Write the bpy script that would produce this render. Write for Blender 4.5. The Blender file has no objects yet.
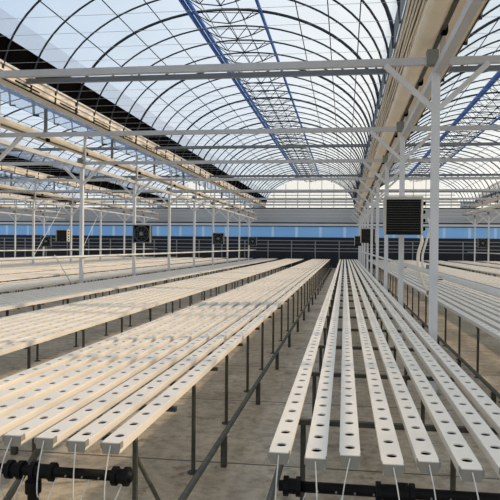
import bpy, bmesh, math, random
from mathutils import Vector, Matrix
random.seed(7)
EYE = 1.70                      # camera height above the floor (m)
C = bpy.context.scene.collection
pi = math.pi
Y_END = 47.1                    # back wall
BAY = 4.0
Y0 = 7.1                        # first row of cross beams
SPAN = 8.0
COLX = 1.03

# ------------------------------------------------------------------ materials
def mat(name, color, rough=.5, metal=0., noise=None, bump=0., scale=8., spec=None):
    m = bpy.data.materials.new(name); m.use_nodes = True
    nt = m.node_tree; b = nt.nodes['Principled BSDF']
    b.inputs['Base Color'].default_value = (*color, 1)
    b.inputs['Roughness'].default_value = rough
    b.inputs['Metallic'].default_value = metal
    if spec is not None: b.inputs['Specular IOR Level'].default_value = spec
    if noise:
        tc = nt.nodes.new('ShaderNodeTexCoord')
        n = nt.nodes.new('ShaderNodeTexNoise'); n.inputs['Scale'].default_value = scale
        n.inputs['Detail'].default_value = 5
        nt.links.new(tc.outputs['Object'], n.inputs['Vector'])
        r = nt.nodes.new('ShaderNodeValToRGB')
        r.color_ramp.elements[0].position = .3; r.color_ramp.elements[1].position = .7
        r.color_ramp.elements[0].color = (*noise, 1); r.color_ramp.elements[1].color = (*color, 1)
        nt.links.new(n.outputs['Fac'], r.inputs['Fac'])
        nt.links.new(r.outputs['Color'], b.inputs['Base Color'])
        if bump:
            bp = nt.nodes.new('ShaderNodeBump'); bp.inputs['Strength'].default_value = bump
            bp.inputs['Distance'].default_value = .02
            nt.links.new(n.outputs['Fac'], bp.inputs['Height'])
            nt.links.new(bp.outputs['Normal'], b.inputs['Normal'])
    return m

def film(name, tint, diff, fac):
    m = bpy.data.materials.new(name); m.use_nodes = True
    nt = m.node_tree; nt.nodes.clear()
    out = nt.nodes.new('ShaderNodeOutputMaterial')
    t = nt.nodes.new('ShaderNodeBsdfTransparent'); t.inputs['Color'].default_value = (*tint, 1)
    d = nt.nodes.new('ShaderNodeBsdfTranslucent'); d.inputs['Color'].default_value = (*diff, 1)
    mx = nt.nodes.new('ShaderNodeMixShader')
    tc = nt.nodes.new('ShaderNodeTexCoord')
    n = nt.nodes.new('ShaderNodeTexNoise'); n.inputs['Scale'].default_value = 1.3; n.inputs['Detail'].default_value = 4
    mp = nt.nodes.new('ShaderNodeMapRange'); mp.inputs['To Min'].default_value = fac*.6; mp.inputs['To Max'].default_value = fac*1.4
    nt.links.new(tc.outputs['Object'], n.inputs['Vector'])
    nt.links.new(n.outputs['Fac'], mp.inputs['Value'])
    nt.links.new(mp.outputs['Result'], mx.inputs['Fac'])
    nt.links.new(t.outputs[0], mx.inputs[1]); nt.links.new(d.outputs[0], mx.inputs[2])
    nt.links.new(mx.outputs[0], out.inputs['Surface'])
    return m

M = {
 'pvc': mat('cream_pvc', (.86,.80,.70), .42, noise=(.81,.75,.655), scale=1.6),
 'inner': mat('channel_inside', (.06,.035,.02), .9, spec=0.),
 'cap': mat('grey_cap', (.27,.25,.21), .65),
 'white': mat('white_paint', (.70,.705,.71), .4, noise=(.64,.645,.65), scale=3),
 'beam': mat('galvanised_light', (.55,.555,.56), .45, .1, noise=(.50,.505,.51), scale=4),
 'tie': mat('galvanised_dark', (.14,.155,.17), .55),
 'arch': mat('arch_steel', (.035,.045,.06), .6, spec=.2),
 'wire': mat('wire', (.45,.47,.48), .5),
 'leg': mat('leg_steel', (.045,.045,.035), .55, noise=(.08,.078,.062), scale=20, spec=.3),
 'pipe': mat('pipe_steel', (.14,.135,.11), .5, .2, noise=(.09,.088,.072), scale=12),
 'rail': mat('white_pipe', (.66,.65,.61), .4),
 'gutter': mat('gutter_beige', (.80,.72,.59), .55, noise=(.73,.64,.52), scale=2),
 'roll': mat('screen_roll', (.88,.80,.66), .6, noise=(.80,.70,.55), scale=3),
 'curtain': mat('folded_curtain', (.90,.86,.78), .8, noise=(.80,.75,.66), scale=7),
 'black': mat('black_net', (.004,.004,.004), .95, spec=0.),
 'rubber': mat('black_plastic', (.005,.005,.005), .55, spec=.15),
 'tube': mat('clear_tube', (.72,.71,.66), .3),
 'blue': mat('blue_trim', (.02,.15,.58), .4),
 'bracket': mat('bracket', (.22,.23,.20), .55, .4),
 'heat': mat('heater_case', (.50,.48,.43), .5),
 'louver': mat('heater_louver', (.010,.010,.009), .6, spec=.1),
 'panel': mat('grey_sheet', (.47,.50,.53), .55, noise=(.43,.46,.49), scale=.7),
 'ledge': mat('white_ledge', (.70,.71,.72), .5),
 'darkwall': mat('dark_wall', (.018,.022,.03), .8),
 'railing': mat('railing_grey', (.30,.31,.32), .5),
 'fan': mat('fan_grey', (.22,.22,.22), .5, .3),
}
M['film'] = film('roof_film', (.88,.92,.96), (.76,.80,.85), .22)
M['filmB'] = film('roof_film_overlap', (.80,.82,.86), (.75,.76,.8), .45)
M['gablefilm'] = film('gable_film', (.96,.95,.93), (.9,.88,.84), .25)

def blue_pane():
    m = bpy.data.materials.new('blue_sheeting'); m.use_nodes = True
    nt = m.node_tree; nt.nodes.clear()
    out = nt.nodes.new('ShaderNodeOutputMaterial')
    d = nt.nodes.new('ShaderNodeBsdfDiffuse'); t = nt.nodes.new('ShaderNodeBsdfTranslucent')
    mx = nt.nodes.new('ShaderNodeMixShader'); mx.inputs[0].default_value = .6
    tc = nt.nodes.new('ShaderNodeTexCoord'); sp = nt.nodes.new('ShaderNodeSeparateXYZ')
    n = nt.nodes.new('ShaderNodeTexNoise'); n.inputs['Scale'].default_value = .5
    nt.links.new(tc.outputs['Object'], n.inputs['Vector'])
    nt.links.new(tc.outputs['Object'], sp.inputs[0])
    md = nt.nodes.new('ShaderNodeMath'); md.operation = 'PINGPONG'; md.inputs[1].default_value = .95
    nt.links.new(sp.outputs['X'], md.inputs[0])
    lt = nt.nodes.new('ShaderNodeMath'); lt.operation = 'LESS_THAN'; lt.inputs[1].default_value = .10
    nt.links.new(md.outputs[0], lt.inputs[0])
    r = nt.nodes.new('ShaderNodeValToRGB')
    r.color_ramp.elements[0].color = (.36,.60,.88,1); r.color_ramp.elements[1].color = (.45,.68,.93,1)
    nt.links.new(n.outputs['Fac'], r.inputs['Fac'])
    m2 = nt.nodes.new('ShaderNodeMix'); m2.data_type = 'RGBA'
    nt.links.new(lt.outputs[0], m2.inputs['Factor'])
    nt.links.new(r.outputs['Color'], m2.inputs[6]); m2.inputs[7].default_value = (.62,.78,.95,1)
    nt.links.new(m2.outputs[2], d.inputs['Color']); nt.links.new(m2.outputs[2], t.inputs['Color'])
    nt.links.new(d.outputs[0], mx.inputs[1]); nt.links.new(t.outputs[0], mx.inputs[2])
    nt.links.new(mx.outputs[0], out.inputs['Surface'])
    return m
M['bluepane'] = blue_pane()

def floor_mat():
    m = bpy.data.materials.new('concrete_floor'); m.use_nodes = True
    nt = m.node_tree; b = nt.nodes['Principled BSDF']; L = nt.links.new
    tc = nt.nodes.new('ShaderNodeTexCoord')
    def noise(s, d=6, r=.6):
        n = nt.nodes.new('ShaderNodeTexNoise'); n.inputs['Scale'].default_value = s
        n.inputs['Detail'].default_value = d; n.inputs['Roughness'].default_value = r
        L(tc.outputs['Object'], n.inputs['Vector']); return n
    def ramp(src, a, c, p0, p1):
        r = nt.nodes.new('ShaderNodeValToRGB'); r.color_ramp.elements[0].position = p0; r.color_ramp.elements[1].position = p1
        r.color_ramp.elements[0].color = (*a,1); r.color_ramp.elements[1].color = (*c,1); L(src, r.inputs['Fac']); return r
    def mix(f, a, bb, mode='MIX'):
        x = nt.nodes.new('ShaderNodeMix'); x.data_type = 'RGBA'; x.blend_type = mode
        if isinstance(f, float): x.inputs['Factor'].default_value = f
        else: L(f, x.inputs['Factor'])
        L(a, x.inputs[6])
        if isinstance(bb, tuple): x.inputs[7].default_value = (*bb,1)
        else: L(bb, x.inputs[7])
        return x.outputs[2]
    base = ramp(noise(1.1).outputs['Fac'], (.42,.35,.255), (.66,.57,.43), .32, .68)
    fine = ramp(noise(9, 8, .7).outputs['Fac'], (.55,.53,.50), (1,1,1), .33, .58)
    c = mix(1., base.outputs['Color'], fine.outputs['Color'], 'MULTIPLY')
    # dark dried puddle marks
    st = ramp(noise(3.1, 9, .75).outputs['Fac'], (0,0,0), (1,1,1), .565, .66)
    c = mix(st.outputs['Color'], c, (.20,.14,.09))
    # slab joints every 1.85 m
    sp = nt.nodes.new('ShaderNodeSeparateXYZ'); L(tc.outputs['Object'], sp.inputs[0])
    pp = nt.nodes.new('ShaderNodeMath'); pp.operation = 'PINGPONG'; pp.inputs[1].default_value = .925
    ad = nt.nodes.new('ShaderNodeMath'); ad.operation = 'ADD'; ad.inputs[1].default_value = 1.0
    L(sp.outputs['Y'], ad.inputs[0]); L(ad.outputs[0], pp.inputs[0])
    lt = nt.nodes.new('ShaderNodeMath'); lt.operation = 'LESS_THAN'; lt.inputs[1].default_value = .012
    L(pp.outputs[0], lt.inputs[0])
    c = mix(lt.outputs[0], c, (.10,.085,.07))
    L(c, b.inputs['Base Color'])
    rr = ramp(noise(1.7).outputs['Fac'], (.45,.45,.45), (.8,.8,.8), .35, .65)
    L(rr.outputs['Color'], b.inputs['Roughness'])
    bp = nt.nodes.new('ShaderNodeBump'); bp.inputs['Strength'].default_value = .35; bp.inputs['Distance'].default_value = .01
    L(noise(14, 8, .7).outputs['Fac'], bp.inputs['Height']); L(bp.outputs['Normal'], b.inputs['Normal'])
    return m
M['floor'] = floor_mat()

# ------------------------------------------------------------------ mesh helpers
class MB:
    """collects shapes for ONE mesh; coordinates: x right, y ahead, h above the floor"""
    def __init__(s): s.bm = bmesh.new()
    def box(s, x0, x1, y0, y1, z0, z1, m=None):
        c = Matrix.Translation(((x0+x1)/2, (y0+y1)/2, (z0+z1)/2)) @ Matrix.Diagonal((abs(x1-x0), abs(y1-y0), abs(z1-z0), 1))
        if m is not None: c = m @ c
        bmesh.ops.create_cube(s.bm, size=1, matrix=c); return s
    def prism(s, prof, y0, y1, close=True):           # profile in x,z swept along y
        a = [s.bm.verts.new((x, y0, z)) for x, z in prof]; b = [s.bm.verts.new((x, y1, z)) for x, z in prof]
        n = len(prof)
        for i in range(n if close else n-1):
            j = (i+1) % n; s.bm.faces.new((a[i], a[j], b[j], b[i]))
        if close:
            s.bm.faces.new(a[::-1]); s.bm.faces.new(b)
        return s
    def tube(s, pts, r, n=8, cap=True):
        pts = [Vector(p) for p in pts]; rings = []
        u = None
        for i, p in enumerate(pts):
            d = (pts[min(i+1, len(pts)-1)] - pts[max(i-1, 0)]).normalized()
            if u is None:
                u = d.cross(Vector((0,0,1)))
                if u.length < .1: u = d.cross(Vector((0,1,0)))
            u = (u - d*u.dot(d)).normalized(); v = d.cross(u)
            rr = r[i] if isinstance(r, (list, tuple)) else r
            rings.append([s.bm.verts.new(p + u*math.cos(2*pi*k/n)*rr + v*math.sin(2*pi*k/n)*rr) for k in range(n)])
        for a, b in zip(rings, rings[1:]):
            for k in range(n): s.bm.faces.new((a[k], a[(k+1)%n], b[(k+1)%n], b[k]))
        if cap: s.bm.faces.new(rings[0][::-1]); s.bm.faces.new(rings[-1])
        return s
    def bar(s, p, q, w, h=None):                      # square section bar
        p, q = Vector(p), Vector(q); h = h or w; d = (q-p); L = d.length
        rot = d.to_track_quat('Y', 'Z').to_matrix().to_4x4()
        m = Matrix.Translation((p+q)/2) @ rot @ Matrix.Diagonal((w, L, h, 1))
        bmesh.ops.create_cube(s.bm, size=1, matrix=m); return s
    def build(s, name, m, parent=None, smooth=False, loc=None):
        me = bpy.data.meshes.new(name); bmesh.ops.recalc_face_normals(s.bm, faces=s.bm.faces) 
        s.bm.to_mesh(me); s.bm.free(); me.materials.append(m)
        if smooth:
            for p in me.polygons: p.use_smooth = True
        o = bpy.data.objects.new(name, me); C.objects.link(o)
        if parent: o.parent = parent
        if loc: o.location = loc
        return o

def tag(o, label=None, cat=None, group=None, kind=None):
    if label: o['label'] = label
    if cat: o['category'] = cat
    if group: o['group'] = group
    if kind: o['kind'] = kind
    return o
def empty(name, loc=(0,0,0)):
    o = bpy.data.objects.new(name, None); C.objects.link(o); o.location = loc; o.empty_display_size = .1; return o
def copy_tree(o, parent=None):
    c = o.copy(); C.objects.link(c)
    if parent: c.parent = parent
    for ch in list(o.children): copy_tree(ch, c)
    return c
ORD = ['first','second','third','fourth','fifth','sixth','seventh','eighth','ninth','tenth','eleventh','twelfth']

# ------------------------------------------------------------------ floor
fl = MB().box(-40, 26, -5, 60, -.12, 0).build('floor', M['floor']); tag(fl, kind='structure')

# ------------------------------------------------------------------ roof (one ceiling per span)
CX, A, BH, HB = -2.77, 3.48, 2.29, 3.02 + EYE         # arch centre, half width, rise, spring height
def arch_z(dx): return HB + BH*math.sqrt(max(0, 1-(dx/A)**2))
def arch_pts(d0, d1, n, off=0.):
    t0, t1 = math.acos(max(-1,min(1,-d0/A))), math.acos(max(-1,min(1,-d1/A)))
    return [(-math.cos(t0+(t1-t0)*i/n)*(A+off), HB + math.sin(t0+(t1-t0)*i/n)*(BH+off)) for i in range(n+1)]
ARCH_STEP = 1.0
def make_ceiling():
    root = empty('ceiling', (CX, 0, 0)); tag(root, kind='structure')
    y0, y1 = -4, Y_END
    MB().prism(arch_pts(-3.12, 3.48, 30, .03), y0, y1, False).build('roof_film', M['film'], root, True)
    MB().prism(arch_pts(-3.31, -3.12, 3, .03), y0, y1, False).build('overlap_film', M['filmB'], root, True)
    MB().prism(arch_pts(-3.48, -3.31, 5, .03), y0, y1, False).build('black_side_net', M['black'], root)
    thin = [(x, 0, z) for x, z in arch_pts(-A, A, 36)] + [(A+.12, 0, HB-.01)]
    a0 = MB().tube(thin, .021, 6).build('arch_tube', M['arch'], root, True)
    a1 = MB().tube(thin, .033, 6).build('main_arch', M['arch'], root, True)
    # vent truss across the ridge, seen between the two blue edges
    zl, zr = arch_z(.66), arch_z(.84)
    tr = MB()
    nodes_b = [(-.66, zl-.03), (-.3, zl-.22), (.15, zl-.28), (.5, zl-.2), (.84, zr-.03)]
    for p, q in zip(nodes_b, nodes_b[1:]): tr.tube([(p[0],0,p[1]), (q[0],0,q[1])], .013, 5)
    for p, t in [((-.3, zl-.22), (-.5, arch_z(.5)-.02)), ((-.3, zl-.22), (-.05, arch_z(.05)-.02)), ((.15, zl-.28), (-.05, arch_z(.05)-.02)),
                 ((.15, zl-.28), (.38, arch_z(.38)-.02)), ((.5, zl-.2), (.38, arch_z(.38)-.02)), ((.5, zl-.2), (.7, arch_z(.7)-.02))]:
        tr.tube([(p[0],0,p[1]), (t[0],0,t[1])], .011, 5)
    tr.tube([(-.66, 0, zl-.03), (-.3, ARCH_STEP*.5, zl-.2)], .010, 5)
    tr.tube([(-.3, ARCH_STEP*.5, zl-.2), (.84, ARCH_STEP, zr-.05)], .009, 5)
    tr = tr.build('vent_truss', M['arch'], root)
    y, i = -2.82, 0
    first = {}
    while y < Y_END-.3:
        src = a1 if i % 4 == 0 else a0
        for s_, key in ((src, src.name), (tr, 't')):
            if key in first:
                c = s_.copy(); C.objects.link(c); c.parent = root; c.location = (0, y, 0)
            else:
                s_.location = (0, y, 0); first[key] = 1
        y += ARCH_STEP; i += 1
    for dx in (-2.75, -2.05, -1.42, 1.72, 2.4, 3.0):
        MB().tube([(dx, y0, arch_z(dx)-.03), (dx, y1, arch_z(dx)-.03)], .012, 5).build('purlin', M['arch'], root)
    for dx in (-.25, .15, .5):
        MB().tube([(dx, y0, zl-.25), (dx, y1, zl-.25)], .008, 5).build('ridge_rod', M['arch'], root)
    e = MB(); e.tube([(-.74, y0, zl-.05), (-.74, y1, zl-.05)], .052, 8); e.tube([(-.62, y0, zl-.04), (-.62, y1, zl-.04)], .048, 8)
    e.build('blue_vent_edge', M['blue'], root)
    MB().tube([(.86, y0, zr-.02), (.86, y1, zr-.02)], .042, 8).build('blue_vent_edge', M['blue'], root)
    w0 = MB().tube([(-A, 0, HB+.02), (A, 0, HB+.02)], .0028, 4).build('support_wire', M['wire'], root)
    w0.location.y = 3.2
    for k in range(1, 34):
        c = w0.copy(); C.objects.link(c); c.parent = root; c.location = (0, 3.2+k*.62, 0)
    for n in (1,3,5,7,9):
        MB().box(-3.47, 3.94, -.04, .04, -.045, .045).build('tie_bar', M['tie'], root, loc=(0, Y0+BAY*n-.09, EYE+3.19-.0))
    # nearly flat strip between the arch foot and the gutter
    MB().prism([(A, HB+.03), (A+.52, HB+.16)], y0, y1, False).build('valley_film', M['film'], root)
    return root
ceil0 = make_ceiling()
for k in (-3,-2,-1,1,2):
    c = copy_tree(ceil0); c.location.x = CX + SPAN*k

# ------------------------------------------------------------------ gutters, curtain bundles, screen rolls, side beams, between spans
ROWN = {-3:'third gutter line left of the aisle', -2:'second gutter line left of the aisle', -1:'gutter line left of the aisle', 0:'gutter line above the heaters', 1:'far right gutter line'}
def make_gutter_row():
    g = empty('rain_gutter', (0,0,0))
    z = EYE
    prof = [(1.27, z+3.12), (1.70, z+3.04), (1.75, z+3.06), (1.75, z+3.30), (1.71, z+3.30), (1.69,z+3.09), (1.30,z+3.16), (1.26,z+3.30), (1.22, z+3.30)]
    MB().prism(prof, -4, Y_END-.1).build('trough', M['gutter'], g)
    MB().box(1.755, 1.79, -4, Y_END-.1, z+3.29, z+3.33).build('edge_rail', M['white'], g)
    MB().box(1.755, 1.78, -4, Y_END-.1, z+3.16, z+3.19).build('edge_rail', M['white'], g)
    s = MB().box(1.752, 1.762, 0, .9, z+3.08, z+3.11).build('drain_slot', M['black'], g); s.location.y = -2
    for k in range(1, 26):
        c = s.copy(); C.objects.link(c); c.parent = g; c.location = (0, -2+1.8*k, 0)
    # screen roll hanging lower, on dark hangers midway between the columns
    r = empty('screen_roll', (0,0,0)); x = .94
    n = 14
    MB().prism([(x+.13*math.cos(2*pi*i/n), z+2.50+.11*math.sin(2*pi*i/n)) for i in range(n)], -4, Y_END-.5).build('rolled_screen', M['roll'], r, True)
    MB().box(x+.095, x+.14, -4, Y_END-.5, z+2.40, z+2.425).build('roll_shadow_strip', M['leg'], r)  # dark strip standing in for the shadow gap between roll and gutter
    k = 0
    hs = MB().box(x+.08, x+.14, -.03, .03, z+2.57, z+3.16).build('hanger', M['tie'], r)
    hs.location.y = 5.1
    for k in range(1, 11):
        c = hs.copy(); C.objects.link(c); c.parent = r; c.location = (0, 5.1+4*k, 0)
    q = MB().box(x+.11, x+.17, -.02, .10, z+2.38, z+2.46).build('roll_clamp', M['black'], r)
    q.location.y = 4.7
    for k in range(1, 20):
        c = q.copy(); C.objects.link(c); c.parent = r; c.location = (0, 4.7+2.1*k, 0)
    # side beam along the column heads
    b = MB().box(1.015, 1.105, -4, Y_END-.1, z+2.02, z+2.11).build('side_beam', M['beam'])
    return g, r, b
row0 = make_gutter_row()
def tag_row(parts, k):
    w = ROWN[k]
    tag(parts[0], 'long beige rain gutter, the ' + w, 'gutter', 'rain gutters between the roof spans')
    tag(parts[1], 'long beige screen roll hung under the ' + w, 'screen roll', 'screen rolls under the gutters')
    tag(parts[2], 'pale square beam running lengthwise under the ' + w, 'beam', 'lengthwise beams on the columns')
tag_row(row0, 0)
for k in (-3,-2,-1,1):
    r = [copy_tree(o) for o in row0]
    for o in r: o.location.x += SPAN*k
    tag_row(r, k)

# folded curtain and pale board only on the row above the heaters
def make_curtain():
    z = EYE; cu = MB()
    for i in range(7):
        x = .735 + i*.041; zz = z+2.93 + (.012 if i % 2 else 0)
        cu.tube([(x + random.uniform(-.008,.008), yy, zz+random.uniform(-.010,.010)) for yy in [-4+.8*j for j in range(63)]], .0145, 6)
    cu = cu.build('folded_curtain', M['curtain'], None, True)
    c0 = MB().box(.93, .975, 0, .03, z+2.88, z+2.915).build('curtain_clip', M['black'], cu); c0.location.y = 2.4
    for k in range(1, 27):
        c = c0.copy(); C.objects.link(c); c.parent = cu; c.location = (0, 2.4+1.6*k, 0)
    tag(cu, 'cream bundle of folded curtain along the gutter above the heaters', 'curtain')
    MB().prism([(.715,z+2.975),(.995,z+2.965),(.995,z+2.98),(.715,z+2.99)], -4, Y_END-.1).box(.700, .704, -4, Y_END-.1, z+3.0, z+3.36).build('dark_backing', M['tie'], cu)  # dark sheet behind the folds, so gaps read dark, plus dark upright edge
    b = MB().prism([(.995,z+2.98),(1.02,z+2.975),(1.26,z+3.05),(1.26,z+3.07),(1.02,z+2.995),(.995,z+2.998)], -4, Y_END-.1).build('gutter_board', M['gutter'])
    tag(b, 'long beige board between the folded curtain and the gutter above the heaters', 'board')
make_curtain()

# ------------------------------------------------------------------ cross beams
XL, XR = -31., 17.2
zb = EYE+2.155
for n in range(10):
    y = Y0 + BAY*n
    o = MB().box(XL, XR, -.035, .035, -.04, .04).build('cross_beam', M['beam'], loc=(0, y, zb))
    tag(o, f'pale grey square cross beam on the column heads, {ORD[n]} one counted from the camera', 'beam', 'cross beams')

# ------------------------------------------------------------------ columns
def make_column():
    c = empty('support_column')
    MB().box(-.044, .044, -.044, .044, 0, EYE+2.02).build('post', M['white'], c)
    MB().box(.048, .10, -.03, .03, EYE+2.20, EYE+3.00).build('upper_post', M['beam'], c)
    MB().box(-.11, .020, -.06, .06, EYE+2.11, EYE+2.28).build('bracket', M['bracket'], c)
    for s in (-1, 1):
        b = MB(); b.bar((s*.03, -.02, EYE+1.60), (s*.58, -.02, EYE+2.115), .058, .06)
        b.build('brace', M['white'], c)
    MB().box(-.09, .09, -.09, .09, 0, .015).build('base_plate', M['bracket'], c)
    return c
col0 = make_column()
rows = [(0, range(0,10), 'row beside the heaters'), (-1, range(1,10), 'row left of the aisle'),
        (-2, range(4,10), 'second row to the left'), (-3, range(8,10), 'third row to the left'), (1, range(7,10), 'far right row')]
used = False
for k, ns, nm in rows:
    for i, n in enumerate(ns):
        c = copy_tree(col0) if used else col0; used = True
        c.location = (COLX + SPAN*k, Y0+BAY*n, 0)
        tag(c, f'white steel column with Y braces, {"nearest" if i == 0 else ORD[i] + " nearest"} of the {nm}', 'column', 'columns carrying the gutters')

# thin crossed rods between columns
def brace(x, pts, label):
    b = MB()
    for p, q in pts: b.tube([(x, p[0], p[1]), (x, q[0], q[1])], .013, 6)
    tag(b.build('brace_rod', M['white']), label, 'brace', None)
xb = COLX - 2*SPAN - .07
brace(xb, [((26.4,.3),(30.2,EYE+2.05))], 'thin white rod slanting up between two columns at the far left')
brace(xb, [((31.2,.02),(35.0,EYE+1.9))], 'thin white rod slanting up behind the dark heater at the far left')
brace(COLX-SPAN-.07, [((15.05,.35),(13.75,1.42))], 'thin rod slanting from the white pipe down to a left column foot')

# ------------------------------------------------------------------ heating pipes along the column rows
for k, nm in [(0,'beside the heaters'), (-1,'left of the aisle'), (-2,'in the second row left'), (1,'on the far right')]:
    x = COLX + SPAN*k + .10
    p = empty('heating_pipe', (x, 0, 0))
    z = EYE-.335
    MB().tube([(0, 3, z), (0, 46, z)], .032, 8).build('pipe', M['rail'], p, True)
    ys = [Y0+BAY*n for n in range(0,10)]
    h = MB().box(-.056, 0, -.02, .02, z-.045, z-.03).build('pipe_bracket', M['bracket'], p); h.location.y = ys[0]
    for y in ys[1:]:
        c = h.copy(); C.objects.link(c); c.parent = p; c.location = (0, y, 0)
    tag(p, f'white pipe running waist high along the column row {nm}', 'pipe', 'pipes along the column rows')

# ------------------------------------------------------------------ growing channels
PITCH_H = .2; W = .098; HT = .052
BENCH_TOP = EYE-.97
def make_channel_mesh(L, off=.11):
    """top with round planting holes, tapered sides; origin at near end, top centre"""
    bm = bmesh.new(); N = 16; hr = .026; n = int((L-.05)//PITCH_H)
    hw = W/2
    def v(x, y, z=0.): return bm.verts.new((x, y, z))
    y = off - .1
    # front stub
    a, b = v(-hw, 0), v(hw, 0)
    prevL, prevR, prevM = v(-hw, y), v(hw, y), v(0, y)
    if y > 1e-4: bm.faces.new((a, b, prevR, prevM, prevL))
    for i in range(n):
        c = y+.1
        nl, nr, nm = v(-hw, y+.2), v(hw, y+.2), v(0, y+.2)
        ml, mr = v(-hw, c), v(hw, c)
        ring = [v(hr*math.cos(2*pi*k/N), c+hr*math.sin(2*pi*k/N)) for k in range(N)]
        q = N//4
        bm.faces.new([mr, nr, nm] + [ring[k] for k in range(q, -1, -1)])
        bm.faces.new([nm, nl, ml] + [ring[k] for k in range(2*q, q-1, -1)])
        bm.faces.new([ml, prevL, prevM] + [ring[k] for k in range(3*q, 2*q-1, -1)])
        bm.faces.new([prevM, prevR, mr] + [ring[k % N] for k in range(4*q, 3*q-1, -1)])
        low = [v(w.co.x, w.co.y, -.007) for w in ring]
        for k in range(N): bm.faces.new((ring[k], ring[(k+1)%N], low[(k+1)%N], low[k]))
        prevL, prevR, prevM = nl, nr, nm; y += .2
    e0, e1 = v(-hw, L), v(hw, L); bm.faces.new((prevL, prevM, prevR, e1, e0))
    # sides and floor of the channel (hollow), near and far ends closed
    hb = hw-.005
    P = [(-hw,0), (-hw,-.012), (-hb,-HT), (hb,-HT), (hw,-.012), (hw,0)]
    A_ = [v(x, 0, z) for x, z in P]; B_ = [v(x, L, z) for x, z in P]
    for i in range(5): bm.faces.new((A_[i], B_[i], B_[i+1], A_[i+1]))
    bm.faces.new(A_); bm.faces.new(B_[::-1])
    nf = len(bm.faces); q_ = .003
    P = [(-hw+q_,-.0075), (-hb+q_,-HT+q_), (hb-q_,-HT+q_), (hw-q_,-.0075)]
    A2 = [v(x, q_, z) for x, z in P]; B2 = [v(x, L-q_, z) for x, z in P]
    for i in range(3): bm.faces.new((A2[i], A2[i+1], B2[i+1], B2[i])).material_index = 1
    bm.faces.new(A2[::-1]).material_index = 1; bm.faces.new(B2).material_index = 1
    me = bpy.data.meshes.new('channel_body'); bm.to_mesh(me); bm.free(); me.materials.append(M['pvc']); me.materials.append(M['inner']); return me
L_CH = 43.0
mesh_ch = make_channel_mesh(L_CH)
def make_cap():
    hw = W/2
    m = MB(); m.prism([(-hw+.002,-.004),(hw-.002,-.004),(hw-.002,-.030),(hw-.009,-HT-.003),(-hw+.009,-HT-.003),(-hw+.002,-.030)], -.006, .0)
    m.box(-hw-.002, -hw+.003, -.010, .03, -.028, .001); m.box(hw-.003, hw+.002, -.010, .03, -.028, .001)
    o = m.build('end_cap', M['cap']); return o
cap0 = make_cap()
def make_feed(bend):
    pts = []
    for i in range(15):
        t = i/14
        x = bend*math.sin(t*pi*.75)
        yy = -.008 - .05*math.sin(min(1,t*1.6)*pi*.5)
        z = -.012 - .34*t
        if t > .75: yy += (t-.75)*.16; z += (t-.75)*.18
        pts.append((x, yy, z))
    return MB().tube(pts, .0033, 6).build('feed_tube', M['tube'], None, True)
feeds = [make_feed(b) for b in (-.035, -.008, .012, .03)]
used_cap = [False]; used_feed = [False]*4
chan_count = 0
def channel(x, y, label, group, feed=None, z=BENCH_TOP):
    r = bpy.data.objects.new('grow_channel', mesh_ch); C.objects.link(r); r.location = (x, y, z)
    if used_cap[0]: c = cap0.copy(); C.objects.link(c)
    else: c = cap0; used_cap[0] = True
    c.parent = r
    if feed is not None:
        if used_feed[feed]: f = feeds[feed].copy(); C.objects.link(f)
        else: f = feeds[feed]; used_feed[feed] = True
        f.parent = r
    tag(r, label, 'grow channel', group); return r

BN = []   # (left-to-right list of channel x, name, detail)
def xs_from(right_edge, pitch=.1735): return sorted([right_edge - .049 - pitch*i for i in range(8)])
cen = [-.295,-.121,.036,.227,.390,.565,.738,.893]
cy = [2.77,2.72,2.785,2.70,2.76,2.695,2.70,2.72]
benches = [
 (cen, 'central bench', 3), (xs_from(-1.072,.177), 'first left bench', 3), (xs_from(-3.08,.178), 'second left bench', 2),
 (xs_from(-5.10), 'third left bench', 2)]
names_left = ['fourth','fifth','sixth','seventh','eighth','ninth','tenth','eleventh']
idx = 0
for k in (-1,-2):
    for xs in ([c+SPAN*k for c in cen], xs_from(-1.072+SPAN*k), xs_from(-3.08+SPAN*k), xs_from(-5.10+SPAN*k)):
        benches.append((xs, f'{names_left[idx]} left bench', 1)); idx += 1
for i, e in enumerate((1.70, 3.76, 5.78)):
    benches.append(([e+.049+.175*j for j in range(8)], f'{ORD[i]} right bench', 2 if i == 0 else 1))
benches.append(([c+SPAN for c in cen], 'fourth right bench', 1))
benches.append(([1.70+SPAN+.049+.175*j for j in range(8)], 'fifth right bench', 1))

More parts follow.
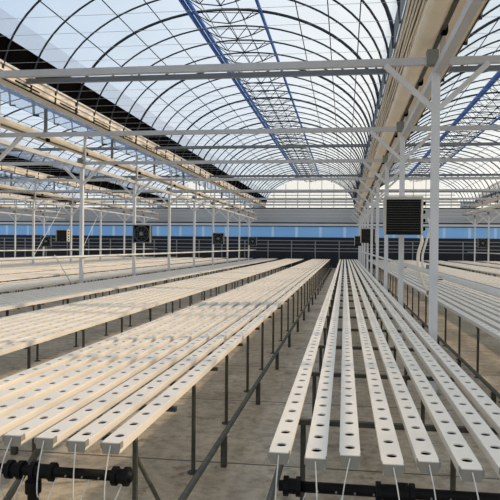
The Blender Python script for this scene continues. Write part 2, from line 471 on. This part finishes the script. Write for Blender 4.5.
LEGTOP = BENCH_TOP-HT-.03
def leg_mesh():
    m = MB(); m.tube([(0,0,.008),(0,0,LEGTOP)], .016, 8); m.tube([(0,0,0),(0,0,.010)], .045, 10)
    return m.build('leg', M['leg'], None)
leg0 = leg_mesh(); leg_used = False
for bi, (xs, nm, det) in enumerate(benches):
    for j, x in enumerate(xs):
        y = cy[j] if bi == 0 else (2.79 + random.uniform(-.02,.02))
        if bi == 0: fd = [1,2,0,3,3,3,3,2][j]
        elif bi == 1: fd = [1,2,0,1,0,1,2,1][j]
        else: fd = None
        pos = ['leftmost','second from left','third from left','fourth from left','fourth from right','third from right','second from right','rightmost'][j]
        channel(x, y, f'cream channel with round holes, {pos} on the {nm}', 'grow channels on the ' + nm, fd)
    x0, x1 = xs[0]-W/2, xs[-1]+W/2
    f = empty('bench_frame', ((x0+x1)/2, 0, 0)); cx = (x0+x1)/2
    tag(f, f'dark steel frame on thin legs carrying the {nm}', 'bench frame', 'bench frames under the channels')
    if bi == 0: lx = (-.23-cx, .63-cx); ys = [3.5+1.32*i for i in range(32)]
    else: lx = (x0+.045-cx, x1-.03-cx) if bi != 1 else (x0+.045-cx, -1.10-cx); ys = [3.06+1.25*i for i in range(34)]
    if True:
        cb = MB().box(x0+.02-cx, x1-.02-cx, -.017, .017, LEGTOP, LEGTOP+.03-.0005).build('crossbar', M['leg'], f)
        first = True
        for y in ys:
            if not first: c = cb.copy(); C.objects.link(c); c.parent = f
            else: c = cb; first = False
            c.location = (0, y, 0)
            for s in (0, 1):
                if leg_used: g = leg0.copy(); C.objects.link(g)
                else: g = leg0; leg_used = True
                g.parent = f; g.location = (lx[s], y, 0)
        if bi == 1:
            for y in ys:
                c = cb.copy(); C.objects.link(c); c.parent = f; c.location = (.04, y+.62, -.012)
        if det == 3:
            s = 1 if bi == 1 else 0
            b = MB()
            if bi == 1: b.tube([(lx[1], 3.09, EYE-1.16), (lx[1], 3.62, .0)], .013, 8)
            else: b.tube([(lx[0]-.06, 3.46, EYE-1.055), (lx[0]-.25, 3.2, .0)], .02, 8)
            b.build('diagonal_brace', M['pipe'], f)
            if bi == 1:
                b = MB(); b.tube([(lx[0]+.75, 3.09, EYE-1.06), (lx[0]+.35, 3.05, .0)], .02, 8); b.build('diagonal_brace', M['pipe'], f)

# ------------------------------------------------------------------ floor heating pipes in the aisles
def floor_pipe(x, label, y0=2.2, y1=45):
    p = empty('floor_pipe', (x, 0, 0)); z = .25
    MB().tube([(0, y0, z), (0, y1, z)], .021, 8).build('pipe', M['pipe'], p, True)
    h = MB().box(-.022, .022, -.022, .022, .0, z-.018).build('pipe_stand', M['leg'], p); h.location.y = 2.65
    for k in range(1, 23):
        if 2.65+1.82*k > y1: break
        c = h.copy(); C.objects.link(c); c.parent = p; c.location = (0, 2.65+1.82*k, 0)
    tag(p, label, 'pipe', 'low pipes along the floor')
floor_pipe(-.90, 'low dark steel pipe on short stands along the aisle floor')
floor_pipe(-2.62, 'low dark steel pipe between the first and second left benches')
floor_pipe(1.52, 'low dark steel pipe on the floor behind the white columns')

# ------------------------------------------------------------------ black feed manifolds
def manifold(x0, x1, y, z, fits, tees, label):
    p = empty('feed_manifold', ((x0+x1)/2, y, z)); c = (x0+x1)/2
    MB().tube([(x0-c,0,0),(x1-c,0,0)], .026, 14).build('pipe', M['rubber'], p, True)
    for x, w in fits:
        m = MB(); m.tube([(x-w/2-c,0,0),(x+w/2-c,0,0)], .036, 14)
        for s in (-1, 1): m.tube([(x+s*w/2-.012-c,0,0),(x+s*w/2+.012-c,0,0)], .047, 12)
        m.build('coupling', M['rubber'], p)
    for x in tees:
        m = MB(); m.tube([(x-c,0,0),(x-c,0,-.22)], .028, 12); m.tube([(x-c,0,-.05),(x-c,0,-.11)], .040, 12); m.tube([(x-c,0,-.20),(x-c,0,-.30)], .036, 12)
        m.tube([(x-c,0,-.30),(x-c,0,-z)], .026, 12)
        m.build('down_pipe', M['rubber'], p)
    x = x0+.1; n0 = t0 = None; i = 0
    while x < x1-.05:
        if n0 is None: n0 = n = MB().tube([(0,-.024,-.004),(0,-.034,-.006)], .005, 6).build('nipple', M['fan'], p)
        else: n = n0.copy(); C.objects.link(n); n.parent = p
        n.location = (x-c, 0, 0)
        if i % 2 == 0:
            if t0 is None: t0 = t = MB().tube([(0,-.010,-.022),(-.012,-.016,-.06),(-.035,-.02,-.11),(-.05,-.02,-.18),(-.052,-.02,-.28)], .0035, 6).build('branch_tube', M['tube'], p, True)
            else: t = t0.copy(); C.objects.link(t); t.parent = p
            t.location = (x-c+.03, 0, 0)
        x += .087; i += 1
    tag(p, label, 'pipe', None)
manifold(-2.6, -1.035, 2.83, EYE-1.155, [(-1.50,.10),(-1.09,.06),(-1.65,.06)], [-1.555], 'black plastic feed pipe across the near end of the first left bench')
manifold(-.30, 1.03, 2.83, EYE-1.150, [(-.235,.06),(.22,.10),(.31,.03),(.90,.08)], [.225], 'black plastic feed pipe across the near end of the central bench')

# ------------------------------------------------------------------ unit heaters
def make_heater():
    p = empty('unit_heater'); w, h, d = .665, .67, .34
    t = .035
    m = MB(); m.box(-w/2, w/2, 0, d, h-.055, h); m.box(-w/2, -w/2+t, 0, d, 0, h-.055); m.box(w/2-t, w/2, 0, d, 0, h-.055); m.box(-w/2+t, w/2-t, d-.02, d, 0, h-.055)
    m.build('casing', M['heat'], p)
    MB().box(-w/2+t, w/2-t, .0, d-.02, 0, .06).build('bottom_tray', M['louver'], p)
    m = MB()
    for i in range(13):
        z = .075+i*.0425
        m.bar((-w/2+t, .04, z+.014), (w/2-t, .04, z+.014), .05, .006)
    mm = m.build('louvres', M['louver'], p)
    m = MB()
    for i in range(13):
        z = .064+i*.0425
        m.box(-w/2+t, w/2-t, .008, .014, z, z+.004)
    m.build('louvre_edges', M['bracket'], p)
    MB().box(-w/2+t, w/2-t, .09, .11, .06, h-.056).build('coil', M['louver'], p)
    for i in range(4): MB().tube([(w/2, .12, .1+i*.15), (w/2+.05, .12, .1+i*.15)], .03, 8).build('coil_bend', M['black'], p)
    MB().box(w/2-.028, w/2-.012, -.008, .0, .02, h-.06).build('edge_strip', M['roll'], p)
    MB().box(-.03, .03, d, d+.09, h*.6, h*.75).build('mounting_bracket', M['bracket'], p)
    return p
h0 = make_heater()
heaters = [(1.02, 10.62, EYE+.22, 'large black louvred heater hung beside the near white columns'),
           (1.03, 26.62, EYE+.17, 'middle black louvred heater, further down the column row'),
           (.96, 38.62, EYE+.05, 'small distant black heater, last along the column row'),
           (-15.33, 30.7, EYE+.12, 'small dark heater box far away on the left')]
for i, (x, y, z, l) in enumerate(heaters):
    o = h0 if i == 0 else copy_tree(h0)
    o.location = (x, y, z); tag(o, l, 'heater', 'black louvred heaters')
# hoses below the near heater, ending in a loop on the pipe
def hose(pts, r, label, m, extra=None):
    # smooth through points
    P = [Vector(p) for p in pts]; out = []
    for i in range(len(P)-1):
        a, b, c, d = P[max(i-1,0)], P[i], P[i+1], P[min(i+2, len(P)-1)]
        for k in range(6):
            t = k/6
            out.append(.5*((2*b)+(-a+c)*t+(2*a-5*b+4*c-d)*t*t+(-a+3*b-3*c+d)*t**3))
    out.append(P[-1])
    o = MB().tube(out, r, 8).build('heater_hose', m, None, True)
    if extra:
        MB().tube([extra, (extra[0], extra[1], extra[2]-.07)], .035, 8).build('valve', M['fan'], o)
    tag(o, label, 'hose', None)
yh = 10.5
hose([(1.33, yh+.2, EYE+.19), (1.32, yh, EYE+.1), (1.26, yh, EYE-.15), (1.29, yh, EYE-.45), (1.42, yh, EYE-.74), (1.47, yh, EYE-.76), (1.50, yh, EYE-.6), (1.50,yh+.1,EYE-.3)], .028, 'beige hose hanging from the near heater down to a loop by the column', M['roll'], (1.44, yh-.02, EYE-.74))
hose([(1.45, yh+.24, EYE+.5), (1.47, yh+.1, EYE+.35), (1.40, yh+.05, EYE+.1), (1.34, yh+.05, EYE-.15), (1.36, yh+.05, EYE-.34), (1.46, yh+.05, EYE-.38), (1.55, yh+.05, EYE-.1)], .02, 'thin pale hose curving down the right side of the near heater', M['tube'], (1.43, yh+.02, EYE-.30))

# ------------------------------------------------------------------ circulation fans
def make_fan():
    p = empty('circulation_fan'); s = .30
    m = MB(); m.box(-s,s,0,.12,s-.03,s); m.box(-s,s,0,.12,-s,-s+.03); m.box(-s,-s+.03,0,.12,-s+.03,s-.03); m.box(s-.03,s,0,.12,-s+.03,s-.03)
    m.build('square_frame', M['fan'], p)
    m = MB()
    for i in range(24):
        a0, a1 = 2*pi*i/24, 2*pi*(i+1)/24
        m.bar((.25*math.cos(a0), .03, .25*math.sin(a0)), (.25*math.cos(a1), .03, .25*math.sin(a1)), .06, .012)
    for r_ in (.08,.14,.20):
        m.tube([(r_*math.cos(2*pi*i/20), -.008, r_*math.sin(2*pi*i/20)) for i in range(21)], .004, 4)
    for i in range(8): m.tube([(.02*math.cos(pi*i/4),-.008,.02*math.sin(pi*i/4)),(.25*math.cos(pi*i/4),-.008,.25*math.sin(pi*i/4))], .004, 4)
    m.build('guard_ring', M['tie'], p)
    MB().tube([(0,-.02,0),(0,.14,0)], .06, 12).build('motor', M['bracket'], p)
    bl = MB()
    b0 = [bl.bm.verts.new(c) for c in ((-.02,.05,.05),(.03,.09,.05),(.09,.10,.22),(-.07,.04,.22))]; bl.bm.faces.new(b0)
    bo = bl.build('blade', M['black'], p)
    sm = bo.modifiers.new('t','SOLIDIFY'); sm.thickness = .006
    for i in range(1,5):
        c = bo.copy(); C.objects.link(c); c.parent = p; c.rotation_euler = (0, 2*pi*i/5, 0)
    q = MB(); q.box(-s, s, .122, .20, -s, s); q.build('back_plate', M['louver'], p)
    return p
f0 = make_fan()
fans = [(-6.60, 18.75, EYE+.35, 'grey square fan hung on a column left of the aisle, nearest of the fans'),
        (-6.62, 30.8, EYE+.35, 'smaller grey fan further down the column row left of the aisle'),
        (-6.62, 42.6, EYE+.32, 'tiny grey fan near the back wall, left of the aisle'),
        (-16.3, 30.8, EYE+.12, 'small grey fan beside the dark heater box far left'),
        (8.6, 38.7, EYE+.30, 'small grey fan by the far right column row')]
for i, (x, y, z, l) in enumerate(fans):
    o = f0 if i == 0 else copy_tree(f0)
    o.location = (x, y, z); tag(o, l, 'fan', 'circulation fans')

# ------------------------------------------------------------------ railing in front of the back wall
rl = empty('guard_rail', (0, 46.3, 0)); tag(rl, 'white metal railing running along the foot of the back wall', 'railing')
for z in (EYE+.42, EYE+.13, EYE-.16, EYE-.40):
    MB().box(-31, 17, -.025, .025, z-.025, z+.025).build('rail_bar', M['railing'], rl)
pst = MB().box(-.03, .03, -.03, .03, 0, EYE+.42).build('rail_post', M['railing'], rl); pst.location.x = -30
for i in range(1, 26):
    c = pst.copy(); C.objects.link(c); c.parent = rl; c.location = (-30+1.85*i, 0, 0)

# ------------------------------------------------------------------ back wall
wb = empty('wall_back', (0, Y_END, 0)); tag(wb, kind='structure')
X0, X1 = -31, 17.2
MB().box(X0, X1, .05, .2, 0, EYE+.70).build('dark_lower_wall', M['darkwall'], wb)
MB().box(X0, X1, .12, .14, EYE+.70, EYE+1.53).build('blue_sheeting', M['bluepane'], wb)
MB().box(X0, X1, .0, .12, EYE+1.53, EYE+1.60).build('dark_trim', M['darkwall'], wb)
MB().box(X0, X1, -.02, .12, EYE+1.60, EYE+1.78).build('white_ledge', M['ledge'], wb)
MB().box(X0, X1, .0, .12, EYE+1.78, EYE+1.88).build('dark_trim', M['darkwall'], wb)
mm = MB(); z = EYE+1.88
for i in range(6):
    mm.box(X0, X1, .02+.012*(i%2), .14, z, z+.178); z += .178
mm.build('grey_panels', M['panel'], wb)
MB().box(X0, X1, -.02, .12, EYE+2.948, EYE+3.04).build('dark_trim', M['darkwall'], wb)
gi = 1
for k in range(-3, 3):
    w = empty(f'window_{gi}', (CX+SPAN*k, Y_END-.02, 0)); tag(w, kind='structure'); gi += 1
    m = MB(); pts = arch_pts(-A, A, 30)
    vs = [m.bm.verts.new((x, 0.02, z)) for x, z in pts]
    m.bm.faces.new(vs)
    m.build('gable_pane', M['gablefilm'], w)
    m = MB()
    for i in range(-3, 4):
        dx = i*.95
        m.box(dx-.02, dx+.02, -.02, .015, HB, arch_z(dx)-.02)
    for z_ in (.28, .62, 1.0):
        hw_ = A*math.sqrt(1-(z_/BH)**2)
        m.box(-hw_, hw_, -.03, .01, HB+z_-.025, HB+z_+.025)
    m.build('glazing_bars', M['tie'], w)
    # wall filling between the gable arches (spandrels)
    m = MB()
    right = [(A, HB), (A+.56, HB), (A+.56, HB+.9)] 
    pr = arch_pts(A*.93, A, 8)
    prof = [(A+.04, HB), (A+.52, HB), (A+.52, HB+.45), (A+.04, HB+.45)]
    m.prism(prof, -.03, .10); m.prism([(-p[0], p[1]) for p in prof], -.03, .10)
    m.build('spandrel', M['panel'], w)

# ------------------------------------------------------------------ sky, sun, camera
w = bpy.data.worlds.new('World'); bpy.context.scene.world = w; w.use_nodes = True
nt = w.node_tree; nt.nodes.clear(); Lk = nt.links.new
out = nt.nodes.new('ShaderNodeOutputWorld'); bg = nt.nodes.new('ShaderNodeBackground')
tc = nt.nodes.new('ShaderNodeTexCoord'); sp = nt.nodes.new('ShaderNodeSeparateXYZ')
Lk(tc.outputs['Generated'], sp.inputs[0])
def wramp(els):
    r = nt.nodes.new('ShaderNodeValToRGB'); e = r.color_ramp.elements
    e[0].position, e[0].color = els[0][0], (*els[0][1],1); e[1].position, e[1].color = els[-1][0], (*els[-1][1],1)
    for p, c in els[1:-1]: x = e.new(p); x.color = (*c,1)
    return r
up = wramp([(0,(.30,.27,.23)),(.02,(.95,.92,.84)),(.22,(.86,.88,.88)),(.55,(.62,.71,.80)),(1,(.44,.57,.74))])
Lk(sp.outputs['Z'], up.inputs['Fac'])
dt = nt.nodes.new('ShaderNodeVectorMath'); dt.operation = 'DOT_PRODUCT'; dt.inputs[1].default_value = (.93,.36,.1)
Lk(tc.outputs['Generated'], dt.inputs[0])
side = wramp([(0,(.74,.87,1.06)),(.45,(.84,.92,1.02)),(.75,(1.,1.,.97)),(1,(1.2,1.12,.95))])
mr = nt.nodes.new('ShaderNodeMapRange'); mr.inputs['From Min'].default_value = -1; Lk(dt.outputs['Value'], mr.inputs['Value']); Lk(mr.outputs['Result'], side.inputs['Fac'])
mx = nt.nodes.new('ShaderNodeMix'); mx.data_type = 'RGBA'; mx.blend_type = 'MULTIPLY'; mx.inputs['Factor'].default_value = 1
Lk(up.outputs['Color'], mx.inputs[6]); Lk(side.outputs['Color'], mx.inputs[7])
ns = nt.nodes.new('ShaderNodeTexNoise'); ns.inputs['Scale'].default_value = 2.6; ns.inputs['Detail'].default_value = 6; ns.inputs['Roughness'].default_value = .55
Lk(tc.outputs['Generated'], ns.inputs['Vector'])
cr = wramp([(.45,(0,0,0)),(.68,(.8,.8,.8))]); Lk(ns.outputs['Fac'], cr.inputs['Fac'])
m2 = nt.nodes.new('ShaderNodeMix'); m2.data_type = 'RGBA'
Lk(cr.outputs['Color'], m2.inputs['Factor']); Lk(mx.outputs[2], m2.inputs[6]); m2.inputs[7].default_value = (.84,.87,.90,1)
lt = nt.nodes.new('ShaderNodeMath'); lt.operation = 'GREATER_THAN'; lt.inputs[1].default_value = 0; Lk(sp.outputs['Z'], lt.inputs[0])
m3 = nt.nodes.new('ShaderNodeMix'); m3.data_type = 'RGBA'; Lk(lt.outputs[0], m3.inputs['Factor']); m3.inputs[6].default_value = (.28,.25,.2,1); Lk(m2.outputs[2], m3.inputs[7])
Lk(m3.outputs[2], bg.inputs['Color']); bg.inputs['Strength'].default_value = 1.0
Lk(bg.outputs[0], out.inputs['Surface'])

sd = bpy.data.lights.new('sun', 'SUN'); sd.energy = 4.0; sd.color = (1, .75, .50); sd.angle = math.radians(1.6)
so = bpy.data.objects.new('sun', sd); C.objects.link(so)
so.rotation_euler = Vector((1.0, .38, .54)).to_track_quat('Z', 'Y').to_euler()

cd = bpy.data.cameras.new('camera'); cam = bpy.data.objects.new('camera', cd); C.objects.link(cam)
F, PX, YAW, PY, ROLL, PITCH = 594.07, 265.25, .1325, 250.56, .01, -.0082
cd.sensor_fit = 'HORIZONTAL'; cd.sensor_width = 36; cd.lens = F/500*36
cd.shift_x = -(PX-250)/500; cd.shift_y = (PY-250)/500
cd.clip_start = .05; cd.clip_end = 500
f = Vector((-math.sin(YAW)*math.cos(PITCH), math.cos(YAW)*math.cos(PITCH), math.sin(PITCH)))
r = Vector((math.cos(YAW), math.sin(YAW), 0)); u = r.cross(f)
# roll: scene appears turned clockwise, so the camera turns counter-clockwise
c_, s_ = math.cos(ROLL), math.sin(ROLL)
r2 = r*c_ + u*s_; u2 = u*c_ - r*s_
mt = Matrix((r2, u2, -f)).transposed().to_4x4(); mt.translation = (0, 0, EYE)
cam.matrix_world = mt
sc = bpy.context.scene; sc.camera = cam
sc.view_settings.view_transform = 'Standard'; sc.view_settings.look = 'None'
sc.view_settings.exposure = 0.12; sc.view_settings.gamma = 1; sc.view_settings.use_curve_mapping = False
sc.cycles.transparent_max_bounces = 24
sc.cycles.max_bounces = 8
